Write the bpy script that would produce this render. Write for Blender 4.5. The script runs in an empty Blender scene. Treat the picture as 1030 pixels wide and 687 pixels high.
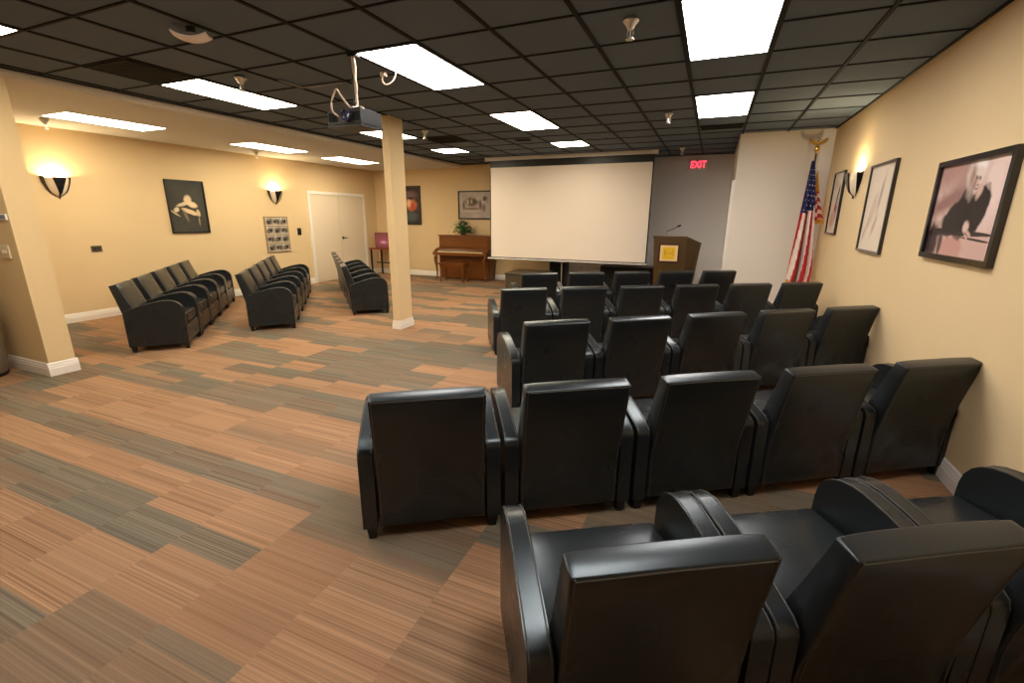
import bpy, bmesh, math, random
from mathutils import Vector, Matrix
random.seed(7)
PI = math.pi
scene = bpy.context.scene
col = scene.collection

# ------------------------------------------------------------------ materials
def lin(c):
    return tuple(((v/255)/12.92 if v/255 <= .04045 else ((v/255+.055)/1.055)**2.4) for v in c)

def mat(name, rgb, rough=.6, metal=0., spec=.5, bump=0., bscale=50., coat=0., coat_rough=.1, var=0., vscale=3.):
    m = bpy.data.materials.new(name); m.use_nodes = True
    nt = m.node_tree; b = nt.nodes['Principled BSDF']
    c = lin(rgb)
    b.inputs['Base Color'].default_value = (*c, 1)
    b.inputs['Roughness'].default_value = rough
    b.inputs['Metallic'].default_value = metal
    b.inputs['Specular IOR Level'].default_value = spec
    b.inputs['Coat Weight'].default_value = coat
    b.inputs['Coat Roughness'].default_value = coat_rough
    tc = nt.nodes.new('ShaderNodeTexCoord')
    if bump:
        n = nt.nodes.new('ShaderNodeTexNoise'); n.inputs['Scale'].default_value = bscale; n.inputs['Detail'].default_value = 3
        nt.links.new(tc.outputs['Object'], n.inputs['Vector'])
        bp = nt.nodes.new('ShaderNodeBump'); bp.inputs['Strength'].default_value = bump; bp.inputs['Distance'].default_value = .01
        nt.links.new(n.outputs['Fac'], bp.inputs['Height']); nt.links.new(bp.outputs['Normal'], b.inputs['Normal'])
    if var:
        n = nt.nodes.new('ShaderNodeTexNoise'); n.inputs['Scale'].default_value = vscale; n.inputs['Detail'].default_value = 4
        nt.links.new(tc.outputs['Object'], n.inputs['Vector'])
        mx = nt.nodes.new('ShaderNodeMix'); mx.data_type = 'RGBA'
        mx.inputs[6].default_value = (*[v*(1-var) for v in c], 1); mx.inputs[7].default_value = (*[min(1, v*(1+var)) for v in c], 1)
        nt.links.new(n.outputs['Fac'], mx.inputs[0]); nt.links.new(mx.outputs[2], b.inputs['Base Color'])
    return m

def emit(name, rgb, strength, lin_rgb=None):
    m = bpy.data.materials.new(name); m.use_nodes = True
    nt = m.node_tree; nt.nodes.remove(nt.nodes['Principled BSDF'])
    e = nt.nodes.new('ShaderNodeEmission'); e.inputs['Color'].default_value = (*(lin_rgb or lin(rgb)), 1); e.inputs['Strength'].default_value = strength
    nt.links.new(e.outputs[0], nt.nodes['Material Output'].inputs[0])
    return m

def wood(name, rgb, rgb2, rough=.35, axis='X', scale=6.):
    m = mat(name, rgb, rough); nt = m.node_tree; b = nt.nodes['Principled BSDF']
    tc = nt.nodes.new('ShaderNodeTexCoord'); mp = nt.nodes.new('ShaderNodeMapping')
    mp.inputs['Scale'].default_value = {'X': (1, 9, 9), 'Z': (9, 9, 1)}[axis]
    n = nt.nodes.new('ShaderNodeTexNoise'); n.inputs['Scale'].default_value = scale; n.inputs['Detail'].default_value = 5; n.inputs['Distortion'].default_value = .6
    mx = nt.nodes.new('ShaderNodeMix'); mx.data_type = 'RGBA'
    mx.inputs[6].default_value = (*lin(rgb), 1); mx.inputs[7].default_value = (*lin(rgb2), 1)
    nt.links.new(tc.outputs['Object'], mp.inputs[0]); nt.links.new(mp.outputs[0], n.inputs['Vector'])
    nt.links.new(n.outputs['Fac'], mx.inputs[0]); nt.links.new(mx.outputs[2], b.inputs['Base Color'])
    return m

def art(name, base, shapes, rough=.25, base2=None):
    """a printed picture: soft ellipses over a base tone, in the print's own UV (unit = print height)"""
    m = mat(name, base, rough, spec=.35); nt = m.node_tree; b = nt.nodes['Principled BSDF']
    tc = nt.nodes.new('ShaderNodeTexCoord')
    cur = None
    if base2:
        n = nt.nodes.new('ShaderNodeTexNoise'); n.inputs['Scale'].default_value = 2.2; n.inputs['Detail'].default_value = 3
        nt.links.new(tc.outputs['UV'], n.inputs['Vector'])
        mx = nt.nodes.new('ShaderNodeMix'); mx.data_type = 'RGBA'
        r = nt.nodes.new('ShaderNodeMapRange'); r.inputs[1].default_value = .35; r.inputs[2].default_value = .65
        nt.links.new(n.outputs['Fac'], r.inputs[0]); nt.links.new(r.outputs[0], mx.inputs[0])
        mx.inputs[6].default_value = (*lin(base), 1); mx.inputs[7].default_value = (*lin(base2), 1)
        cur = mx.outputs[2]
    nd = nt.nodes.new('ShaderNodeTexNoise'); nd.inputs['Scale'].default_value = 9.; nd.inputs['Detail'].default_value = 2
    nt.links.new(tc.outputs['UV'], nd.inputs['Vector'])
    for (cx, cy, rx, ry, rot, c, soft) in shapes:
        mp = nt.nodes.new('ShaderNodeMapping'); mp.vector_type = 'TEXTURE'
        mp.inputs['Location'].default_value = (cx, cy, 0); mp.inputs['Rotation'].default_value = (0, 0, math.radians(rot))
        mp.inputs['Scale'].default_value = (rx, ry, 1)
        nt.links.new(tc.outputs['UV'], mp.inputs[0])
        ln = nt.nodes.new('ShaderNodeVectorMath'); ln.operation = 'LENGTH'; nt.links.new(mp.outputs[0], ln.inputs[0])
        ad = nt.nodes.new('ShaderNodeMath'); ad.operation = 'MULTIPLY_ADD'; ad.inputs[1].default_value = .62; 
        nt.links.new(nd.outputs['Fac'], ad.inputs[0]); nt.links.new(ln.outputs['Value'], ad.inputs[2])
        r = nt.nodes.new('ShaderNodeMapRange'); r.inputs[1].default_value = 1.31-soft; r.inputs[2].default_value = 1.31+soft; r.inputs[3].default_value = 1; r.inputs[4].default_value = 0
        nt.links.new(ad.outputs[0], r.inputs[0])
        mx = nt.nodes.new('ShaderNodeMix'); mx.data_type = 'RGBA'; nt.links.new(r.outputs[0], mx.inputs[0])
        if cur: nt.links.new(cur, mx.inputs[6])
        else: mx.inputs[6].default_value = (*lin(base), 1)
        mx.inputs[7].default_value = (*lin(c), 1)
        cur = mx.outputs[2]
    if cur: nt.links.new(cur, b.inputs['Base Color'])
    return m

def carpet():
    m = mat('striped_carpet', (150, 110, 70), .95, spec=.1); nt = m.node_tree; b = nt.nodes['Principled BSDF']; N = nt.nodes; L = nt.links
    tc = N.new('ShaderNodeTexCoord'); sp = N.new('ShaderNodeSeparateXYZ'); L.new(tc.outputs['Object'], sp.inputs[0])
    def M(op, a, b_=None, c_=None):
        n = N.new('ShaderNodeMath'); n.operation = op
        for i, v in enumerate((a, b_, c_)):
            if v is None: continue
            if isinstance(v, (int, float)): n.inputs[i].default_value = v
            else: L.new(v, n.inputs[i])
        return n.outputs[0]
    def comb(x, y, z=0.):
        n = N.new('ShaderNodeCombineXYZ')
        for i, v in enumerate((x, y, z)):
            if isinstance(v, (int, float)): n.inputs[i].default_value = v
            else: L.new(v, n.inputs[i])
        return n.outputs[0]
    def noise(vec, scale, detail=0.):
        n = N.new('ShaderNodeTexNoise'); n.inputs['Scale'].default_value = scale; n.inputs['Detail'].default_value = detail
        L.new(vec, n.inputs['Vector']); return n.outputs['Fac']
    def white(vec):
        n = N.new('ShaderNodeTexWhiteNoise'); n.noise_dimensions = '3D'; L.new(vec, n.inputs['Vector']); return n.outputs['Value']
    def rng(v, a, b2, c=0., d=1.):
        n = N.new('ShaderNodeMapRange'); L.new(v, n.inputs[0])
        for i, q in enumerate((a, b2, c, d)): n.inputs[i+1].default_value = q
        return n.outputs[0]
    def mixc(f, a, b2):
        n = N.new('ShaderNodeMix'); n.data_type = 'RGBA'
        L.new(f, n.inputs[0])
        for i, q in ((6, a), (7, b2)):
            if isinstance(q, tuple): n.inputs[i].default_value = (*q, 1)
            else: L.new(q, n.inputs[i])
        return n.outputs[2]
    def attr(nm):
        n = N.new('ShaderNodeAttribute'); n.attribute_type = 'GEOMETRY'; n.attribute_name = nm; return n.outputs['Fac']
    tone, shade, weave = attr('tone'), attr('shade'), attr('weave')
    ix = M('FLOOR', M('DIVIDE', M('ADD', sp.outputs[0], 1.85), .4627))
    base = mixc(tone, lin((161, 123, 93)), lin((108, 101, 87)))
    base = mixc(rng(shade, 0., 1., 0., 1.), base, lin((128, 96, 72)))
    s = noise(comb(M('MULTIPLY', ix, 7.3), M('MULTIPLY', sp.outputs[1], 120.), M('MULTIPLY', sp.outputs[0], .05)), 1., 1.5)
    s3 = noise(comb(M('MULTIPLY', ix, 3.1), M('MULTIPLY', sp.outputs[1], 34.), M('MULTIPLY', sp.outputs[0], .05)), 1., 1.)
    s2 = M('ADD', M('MULTIPLY', M('SUBTRACT', s, .5), M('MULTIPLY', weave, 1.8)), M('MULTIPLY', M('SUBTRACT', s3, .5), .5))
    sc = M('ADD', 1., s2)
    vm = N.new('ShaderNodeVectorMath'); vm.operation = 'SCALE'; L.new(base, vm.inputs[0]); L.new(sc, vm.inputs['Scale'])
    L.new(vm.outputs[0], b.inputs['Base Color'])
    bp = N.new('ShaderNodeBump'); bp.inputs['Strength'].default_value = .35; bp.inputs['Distance'].default_value = .004
    L.new(noise(comb(M('MULTIPLY', sp.outputs[0], 60.), M('MULTIPLY', sp.outputs[1], 220.)), 1., 2.), bp.inputs['Height']); L.new(bp.outputs[0], b.inputs['Normal'])
    return m

def leather_mat():
    m = mat('black_leather', (30, 32, 34), .36, spec=.5); nt = m.node_tree; b = nt.nodes['Principled BSDF']; N = nt.nodes; L = nt.links
    tc = N.new('ShaderNodeTexCoord')
    n1 = N.new('ShaderNodeTexNoise'); n1.inputs['Scale'].default_value = 5; n1.inputs['Detail'].default_value = 0; L.new(tc.outputs['Object'], n1.inputs['Vector'])
    n2 = N.new('ShaderNodeTexNoise'); n2.inputs['Scale'].default_value = 260; n2.inputs['Detail'].default_value = 2; L.new(tc.outputs['Object'], n2.inputs['Vector'])
    b1 = N.new('ShaderNodeBump'); b1.inputs['Strength'].default_value = .07; b1.inputs['Distance'].default_value = .02; L.new(n1.outputs['Fac'], b1.inputs['Height'])
    b2 = N.new('ShaderNodeBump'); b2.inputs['Strength'].default_value = .12; b2.inputs['Distance'].default_value = .002; L.new(n2.outputs['Fac'], b2.inputs['Height']); L.new(b1.outputs[0], b2.inputs['Normal'])
    L.new(b2.outputs[0], b.inputs['Normal'])
    b.inputs['Specular Tint'].default_value = (.80, .93, 1., 1)
    r = N.new('ShaderNodeMapRange'); r.inputs[3].default_value = .24; r.inputs[4].default_value = .33; L.new(n1.outputs['Fac'], r.inputs[0]); L.new(r.outputs[0], b.inputs['Roughness'])
    return m

WALL = (220, 193, 150)
M_ = dict(
    wall=mat('tan_wall_paint', WALL, .8, spec=.2, bump=.05, bscale=120, var=.02),
    greywall=mat('grey_wall_paint', (243, 239, 238), .8, spec=.2, bump=.05, bscale=120),
    cream=mat('cream_wall_paint', (232, 222, 208), .75, spec=.25, bump=.05, bscale=120),
    soffit=mat('pale_drywall_ceiling_paint', (208, 203, 196), .85, spec=.2, bump=.04, bscale=90),
    tile=mat('charcoal_ceiling_tile', (101, 113, 126), .9, spec=.15, bump=.25, bscale=220, var=.08, vscale=2.),
    grid=mat('black_ceiling_grid', (26, 26, 25), .75, spec=.2),
    darkgap=mat('dark_vent_grille', (12, 12, 11), .8),
    trim=mat('white_gloss_trim', (236, 228, 218), .35),
    door=mat('painted_door', (226, 208, 182), .45),
    carpet=carpet(), leather=leather_mat(),
    seam=mat('seam_thread', (70, 66, 60), .5),
    legb=mat('black_painted_leg', (16, 15, 14), .4),
    black=mat('black_satin', (18, 18, 18), .4),
    blackgloss=mat('black_gloss_frame', (20, 21, 24), .2, coat=.4),
    browndark=mat('dark_brown_laminate', (74, 62, 44), .5, var=.1),
    screen=mat('matte_white_screen', (246, 232, 218), .85, spec=.1),
    metalwhite=mat('white_enamel', (225, 220, 216), .35),
    chrome=mat('brushed_chrome', (220, 214, 204), .28, metal=.7),
    brass=mat('polished_brass', (214, 170, 88), .25, metal=1.),
    gold=mat('gold_fringe', (226, 160, 40), .7),
    lens=None,
    greybar=mat('grey_bar', (120, 122, 120), .5),
    plug=mat('off_white_plastic', (218, 205, 178), .4),
    cable=mat('beige_cable', (196, 172, 148), .6),
    trash=mat('grey_brown_plastic', (128, 118, 98), .35, var=.05),
    walnut=wood('walnut_wood', (94, 68, 28), (72, 50, 18), .35, 'Z'),
    walnutside=wood('walnut_side_wood', (96, 62, 24), (72, 44, 15), .4, 'Z'),
    piano=wood('piano_wood', (128, 76, 30), (98, 52, 18), .28, 'X'),
    keys=mat('ivory_keys', (225, 205, 160), .3),
    leaf=mat('green_leaf', (34, 92, 38), .5, var=.3, vscale=20),
    pot=mat('terracotta_pot', (92, 70, 40), .6),
    redtop=mat('red_brown_table_top', (122, 52, 34), .4),
    flagr=mat('flag_red', (190, 26, 40), .7), flagw=mat('flag_white', (232, 214, 200), .7), flagb=mat('flag_blue', (30, 38, 96), .7),
    redled=emit('red_exit_letters', (255, 60, 80), 2.2),
    glass=mat('lens_glass', (60, 62, 90), .08, coat=1.),
    mount=mat('white_picture_mount', (226, 218, 206), .5),
)
M_['lens'] = emit('fluorescent_lens', None, 19, (1., .89, .66))
M_['lens_neutral'] = emit('fluorescent_lens_cool', None, 19, (1., .95, .90))
M_['bulb'] = emit('warm_bulb', None, 640., (1., .77, .43))
def frosted():
    m = mat('frosted_white_glass', (236, 222, 200), .5); b = m.node_tree.nodes['Principled BSDF']
    b.inputs['Transmission Weight'].default_value = .12
    return m
M_['frost'] = frosted()

# ------------------------------------------------------------------ mesh builder
class MB:
    def __init__(s): s.bm = bmesh.new(); s.uv = None
    def box(s, x0, x1, y0, y1, z0, z1, mi=0):
        vs = [s.bm.verts.new((x, y, z)) for z in (z0, z1) for y in (y0, y1) for x in (x0, x1)]
        for f in ((0, 2, 3, 1), (4, 5, 7, 6), (0, 1, 5, 4), (2, 6, 7, 3), (0, 4, 6, 2), (1, 3, 7, 5)):
            q = s.bm.faces.new([vs[i] for i in f]); q.material_index = mi
        return s
    def hull8(s, bot, top, mi=0):
        """bot/top: four corner points each, counter-clockwise seen from above"""
        b = [s.bm.verts.new(p) for p in bot]; t = [s.bm.verts.new(p) for p in top]
        s.bm.faces.new(b[::-1]).material_index = mi; s.bm.faces.new(t).material_index = mi
        for i in range(4):
            j = (i+1) % 4; s.bm.faces.new([b[i], b[j], t[j], t[i]]).material_index = mi
        return s
    def prism(s, pts, a0, a1, axis='X', mi=0):
        """pts: closed 2D outline; extruded along axis. X: pts=(y,z); Y: pts=(x,z); Z: pts=(x,y)"""
        def P(p, a): return {'X': (a, p[0], p[1]), 'Y': (p[0], a, p[1]), 'Z': (p[0], p[1], a)}[axis]
        A = [s.bm.verts.new(P(p, a0)) for p in pts]; B = [s.bm.verts.new(P(p, a1)) for p in pts]
        s.bm.faces.new(A).material_index = mi; s.bm.faces.new(B[::-1]).material_index = mi
        n = len(pts)
        for i in range(n):
            j = (i+1) % n; s.bm.faces.new([A[i], B[i], B[j], A[j]]).material_index = mi
        return s
    def lathe(s, prof, n=20, cx=0, cy=0, a0=0., a1=2*PI, cap=True, mi=0, sx=1., sy=1.):
        full = abs(a1-a0-2*PI) < 1e-6; m = n if full else n+1
        rings = []
        for r, z in prof:
            rings.append([s.bm.verts.new((cx+sx*r*math.cos(a0+(a1-a0)*i/n), cy+sy*r*math.sin(a0+(a1-a0)*i/n), z)) for i in range(m)])
        for k in range(len(rings)-1):
            for i in range(n):
                j = (i+1) % m
                s.bm.faces.new([rings[k][i], rings[k][j], rings[k+1][j], rings[k+1][i]]).material_index = mi
        if cap and full:
            for R, rev in ((rings[0], True), (rings[-1], False)):
                s.bm.faces.new(R[::-1] if rev else R).material_index = mi
        return s
    def tube(s, pts, r, n=8, mi=0, closed=False):
        pts = [Vector(p) for p in pts]; rr = r if isinstance(r, (list, tuple)) else [r]*len(pts)
        rings = []; up = Vector((0, 0, 1))
        for k, p in enumerate(pts):
            if closed: d = pts[(k+1) % len(pts)]-pts[k-1]
            else: d = pts[min(k+1, len(pts)-1)]-pts[max(k-1, 0)]
            d.normalize()
            a = d.cross(up if abs(d.z) < .95 else Vector((1, 0, 0))).normalized(); b = d.cross(a).normalized()
            rings.append([s.bm.verts.new(p+a*rr[k]*math.cos(2*PI*i/n)+b*rr[k]*math.sin(2*PI*i/n)) for i in range(n)])
        m = len(rings)
        for k in range(m if closed else m-1):
            R, Q = rings[k], rings[(k+1) % m]
            for i in range(n):
                j = (i+1) % n; s.bm.faces.new([R[i], R[j], Q[j], Q[i]]).material_index = mi
        if not closed:
            s.bm.faces.new(rings[0][::-1]).material_index = mi; s.bm.faces.new(rings[-1]).material_index = mi
        return s
    def cable(s, pts, r, n=8, mi=0, sub=5):
        P = [Vector(p) for p in pts]; out = []
        for i in range(len(P)-1):
            a, b_, c, d_ = P[max(i-1, 0)], P[i], P[i+1], P[min(i+2, len(P)-1)]
            for q in range(sub):
                t = q/sub
                out.append(.5*((2*b_)+(c-a)*t+(2*a-5*b_+4*c-d_)*t*t+(3*b_-a-3*c+d_)*t**3))
        out.append(P[-1]); return s.tube(out, r, n, mi)
    def ball(s, c, r, mi=0, sc=(1, 1, 1), seg=16):
        R = bmesh.ops.create_uvsphere(s.bm, u_segments=seg, v_segments=seg//2+2, radius=r, matrix=Matrix.Translation(c) @ Matrix.Diagonal((*sc, 1)))
        for v in R['verts']:
            for f in v.link_faces: f.material_index = mi
        return s
    def plate(s, o, ux, uy, w, h, mi=0):
        """flat rectangle with UV in units of its height"""
        uvl = s.bm.loops.layers.uv.verify()
        o = Vector(o); ux = Vector(ux); uy = Vector(uy)
        P = [(0, 0), (w, 0), (w, h), (0, h)]
        f = s.bm.faces.new([s.bm.verts.new(o+ux*a+uy*b) for a, b in P]); f.material_index = mi
        for l, (a, b) in zip(f.loops, P): l[uvl].uv = (a/h, b/h)
        return s
    def bevel(s, w, seg=2, ang=30):
        es = [e for e in s.bm.edges if len(e.link_faces) == 2 and e.calc_face_angle(0) > math.radians(ang)]
        bmesh.ops.bevel(s.bm, geom=es, offset=w, segments=seg, profile=.5, affect='EDGES', clamp_overlap=True)
        return s
    def build(s, name, material, parent=None, smooth=True, fixn=True, sharp=38):
        if fixn: bmesh.ops.recalc_face_normals(s.bm, faces=s.bm.faces)
        for f in s.bm.faces: f.smooth = smooth
        for e in s.bm.edges:
            if len(e.link_faces) == 2 and e.calc_face_angle(0) > math.radians(sharp): e.smooth = False
        me = bpy.data.meshes.new(name); s.bm.to_mesh(me); s.bm.free()
        for m in (material if isinstance(material, list) else [material]): me.materials.append(m)
        o = bpy.data.objects.new(name, me); col.objects.link(o)
        if parent: o.parent = parent
        return o

def tag(o, label=None, cat=None, group=None, kind=None):
    if label: o['label'] = label
    if cat: o['category'] = cat
    if group: o['group'] = group
    if kind: o['kind'] = kind
    return o
def thing(name, label, cat, loc=(0, 0, 0), rz=0., group=None):
    o = bpy.data.objects.new(name, None); o.empty_display_size = .1; col.objects.link(o)
    o.location = loc; o.rotation_euler = (0, 0, rz)
    return tag(o, label, cat, group)
def struct(o, label=None): return tag(o, label, None, None, 'structure')
def copy_tree(o, parent=None):
    c = o.copy(); col.objects.link(c); c.parent = parent
    for ch in list(o.children): copy_tree(ch, c)
    return c

# ------------------------------------------------------------------ room
ZC = 2.818; ZS = 2.75
XL, XR, YB, YF = -8.70, 1.49, 10.80, -1.80
U0, V0, G = -1.558, 3.278, .6096
XE = -5.93           # where the dark grid ceiling ends
def carpet_floor():
    rnd = random.Random(11); TX = .4627; TY = .2313; sub = 3; k = MB()
    x_0 = -1.85-15*TX; nx = 23; y_0 = .89-12*TY; ny = 56
    vs = [[k.bm.verts.new((max(XL-.1, min(XR+.1, x_0+i*TX)), max(YF-.1, min(YB+.1, y_0+j*TY/sub)), 0)) for i in range(nx+1)] for j in range(ny*sub+1)]
    # runs of like tiles: orange and olive grey planks laid in ashlar fashion
    runs = []
    for j in range(ny):
        row = []; i = -rnd.randint(0, 3)
        while i < nx+2:
            L_ = rnd.choice((2, 2, 3, 3, 4)); t = rnd.choice((0, 0, .08, .15, .3, .85, 1, .95)); row += [(t, rnd.random())]*L_; i += L_
        runs.append(row[-(nx+2):] if len(row) > nx+2 else row)
    grey = [(-5.5, -1.86, 1.59, 1.78, .85), (-1.86, -.9, 1.40, 1.80, .8), (-4.7, -2.8, 1.05, 1.33, .9), (-4.7, -1.86, 1.14, 1.30, .9), (-3.3, -2.31, 1.02, 1.2, .95), (-4.2, -2.31, -.5, .68, .9), (-2.31, -1.38, .15, .82, .7), (-1.86, -.92, .1, .72, .55),
            (-5.9, -4.1, 2.42, 2.62, .85), (-4.2, -3.2, 2.42, 2.80, .8), (-3.3, -2.35, 2.58, 2.95, .9), (-6.0, -5.1, 1.70, 1.95, .7), (-3.2, -1.4, 2.06, 2.20, .45), (-7.2, -5.9, 2.9, 3.1, .9), (-5.5, -4.0, 3.35, 3.7, .85), (-4.1, -2.7, 3.7, 4.1, .9)]
    cols = []
    for j in range(ny*sub):
        for i in range(nx):
            a, b_, c, d_ = vs[j][i], vs[j][i+1], vs[j+1][i+1], vs[j+1][i]
            jj = min(ny-1, max(0, (j+[0, 1, 2, 1, 0, 2, 1][i % 7])//sub))
            cx, cy_ = x_0+(i+.5)*TX, y_0+(j+.5)*TY/sub
            t, r_ = runs[jj][min(i, len(runs[jj])-1)]
            if -5.6 < cx < -.9 and cy_ < 2.6:
                t = .04+.12*(math.sin(jj*2.1+i*.6)*.5+.5)
                for g_ in grey:
                    if g_[0] < cx < g_[1] and g_[2] < cy_ < g_[3]: t = g_[4]
            else:
                for g_ in grey:
                    if g_[0] < cx < g_[1] and g_[2] < cy_ < g_[3]: t = g_[4]
            cols.append((min(1, t+rnd.uniform(-.04, .04)), .45*((r_*7.3+i*.37+(j//2)*.21) % 1.)**2, .35+.65*((r_*3.1+i*.43+jj*.17) % 1.)))
            if (c.co-a.co).x < 1e-5 or (c.co-a.co).y < 1e-5: cols.pop(); continue
            k.bm.faces.new((a, b_, c, d_))
    loose = [v for v in k.bm.verts if not v.link_faces]
    bmesh.ops.delete(k.bm, geom=loose, context='VERTS')
    n = len(k.bm.faces)
    k.box(XL-.1, XR+.1, YF-.1, YB+.1, -.1, -.004)
    o = k.build('floor', M_['carpet'], smooth=False, fixn=False)
    for q, nm in enumerate(('tone', 'shade', 'weave')):
        at = o.data.attributes.new(nm, 'FLOAT', 'FACE')
        for f in range(len(o.data.polygons)): at.data[f].value = cols[f][q] if f < n else 0.
    return o
struct(carpet_floor(), 'striped orange and olive grey carpet tiles')
struct(MB().box(XE, XR+.1, YF-.1, YB+.1, ZC+.006, ZC+.1).build('ceiling', M_['tile'], smooth=False), 'charcoal square tile ceiling')
cl = MB().prism([(XL-.1, ZS), (XE-.05, ZS), (XE-.012, ZS+.012), (XE, ZS+.04), (XE, ZC+.1), (XL-.1, ZC+.1)], YF-.1, YB+.1, 'Y')
struct(cl.build('ceiling', M_['soffit'], smooth=False), 'pale dropped ceiling along the left side')
struct(MB().box(XL-.1, XL, YF-.1, YB+.1, 0, ZS+.02).build('wall_left', M_['wall'], smooth=False))
struct(MB().box(XR, XR+.1, YF-.1, YB+.1, 0, ZC+.02).build('wall_right', M_['wall'], smooth=False))
struct(MB().box(XL, -3.2, YB, YB+.1, 0, ZC+.02).build('wall_back', M_['wall'], smooth=False), 'tan part of the far wall behind the piano')
struct(MB().box(-3.2, XR, YB, YB+.1, 0, ZC+.02).build('wall_back', M_['greywall'], smooth=False), 'grey part of the far wall behind the lectern')
struct(MB().box(XL, XR, YF-.1, YF, 0, ZC+.02).build('wall_front', M_['wall'], smooth=False))
struct(MB().box(.25, XR, 8.40, 8.50, 0, ZC+.02).box(.25, .35, 8.50, YB, 0, ZC+.02).build('wall_closet', M_['cream'], smooth=False), 'cream closet wall jutting out behind the flag')
struct(MB().box(1.33, XR, 8.385, 8.40, 0, ZC).build('trim_1', M_['greywall'], smooth=False), 'grey strip at the right end of the closet wall')  # narrow strip in a greyer tone over the closet face
struct(MB().box(.205, .25, 8.42, 8.50, 0, 2.15).bevel(.004).build('trim_2', M_['trim']), 'white casing on the edge of the closet wall')
struct(MB().box(XL, -5.955, 2.22, 2.436, 0, ZC).build('wall_partition', M_['wall'], smooth=False), 'end of tan partition wall at the left')
struct(MB().box(-4.087, -3.975, 5.29, 5.595, 0, ZC).bevel(.004).build('wall_column', M_['wall']), 'slim tan square column in the open floor')
# ceiling grid: one mesh of tee bars
g = MB()
for i in range(-8, 6):
    x = U0+i*G
    if x > XE+.01 and x < XR-.02: g.box(x-.014, x+.014, YF, YB, ZC-.004, ZC+.008)
for j in range(-9, 13):
    y = V0+j*G
    if YF < y < YB: g.box(XE, XR, y-.009, y+.009, ZC-.0025, ZC+.008)
g.box(XR-.02, XR, YF, YB, ZC-.006, ZC+.008).box(XE, XE+.02, YF, YB, ZC-.006, ZC+.008).box(XE, XR, YB-.02, YB, ZC-.006, ZC+.008)
struct(g.build('trim_3', M_['grid'], smooth=False), 'black tee bar grid of the ceiling')
struct(MB().box(-3.93, -3.42, 3.875, 3.905, ZC-.012, ZC-.002).box(-3.95, -3.92, 3.60, 3.905, ZC-.012, ZC-.002).build('trim_4', M_['greybar'], smooth=False), 'short pale bars in the ceiling grid')

def base_profile(h=.12, t=.016): return [(0, 0), (t, 0), (t, h*.55), (t*.75, h*.62), (t*.75, h*.72), (t*.45, h*.80), (t*.45, h*.9), (0, h)]
def baseboard(name, p0, p1, nrm, label=None, m='trim'):
    """along p0->p1 on the wall, sticking out along nrm"""
    b = bmesh.new(); p0 = Vector((*p0, 0)); p1 = Vector((*p1, 0)); n = Vector((*nrm, 0)); k = MB()
    pr = base_profile(.135)
    A = [k.bm.verts.new(p0+n*a+Vector((0, 0, z))) for a, z in pr]; B = [k.bm.verts.new(p1+n*a+Vector((0, 0, z))) for a, z in pr]
    k.bm.faces.new(A); k.bm.faces.new(B[::-1])
    for i in range(len(pr)):
        j = (i+1) % len(pr); k.bm.faces.new([A[i], B[i], B[j], A[j]])
    return struct(k.build(name, M_[m], smooth=False), label)
baseboard('baseboard_left', (XL, 2.436), (XL, 8.36), (1, 0))
baseboard('baseboard_left', (XL, 10.33), (XL, YB), (1, 0))
baseboard('baseboard_back', (XL, YB), (.25, YB), (0, -1))
baseboard('baseboard_right', (XR, YF), (XR, 8.4), (-1, 0))
baseboard('baseboard_closet', (.25, 8.4), (1.33, 8.4), (0, -1))
baseboard('baseboard_partition', (XL, 2.22), (-5.955, 2.22), (0, -1))
baseboard('baseboard_partition', (-5.955, 2.204), (-5.955, 2.452), (1, 0))
cb = MB()
x0, x1, y0, y1 = -4.087, -3.975, 5.29, 5.595
for h0, h1, t in ((0, .07, .016), (.07, .085, .012), (.085, .125, .008)):
    cb.box(x0-t, x1+t, y0-t, y0-.0005, h0, h1).box(x0-t, x1+t, y1+.0005, y1+t, h0, h1).box(x0-t, x0-.0005, y0, y1, h0, h1).box(x1+.0005, x1+t, y0, y1, h0, h1)
struct(cb.build('baseboard_column', M_['trim'], smooth=False))

# double door in the left wall
d = thing('door_1', None, None, (XL, 9.34, 0)); d['kind'] = 'structure'; d['label'] = 'cream double door in the left wall'
fr = MB(); hw = .97
fr.box(0, .03, -hw, -hw+.07, 0, 2.13).box(0, .03, hw-.07, hw, 0, 2.13).box(0, .03, -hw+.07, hw-.07, 2.06, 2.13).bevel(.006)
fr.build('door_frame', M_['trim'], d)
for sgn in (-1, 1):
    a, b_ = (-hw+.075, -.004) if sgn < 0 else (.004, hw-.075)
    lf = MB().box(.001, .014, a, b_, .01, 2.055).bevel(.003).build('door_leaf', M_['door'], d)
    if sgn > 0:
        h = MB().lathe([(.001, 0), (.032, 0), (.034, .006), (.014, .012), (.012, .04)], 16)
        h.bm.transform(Matrix.Translation((.015, .075, 1.03)) @ Matrix.Rotation(PI/2, 4, 'Y'))
        h.tube([(.055, .075, 1.03), (.06, .11, 1.03), (.06, .18, 1.025)], .010, 8)
        h.build('door_handle', M_['legb'], lf)

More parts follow.
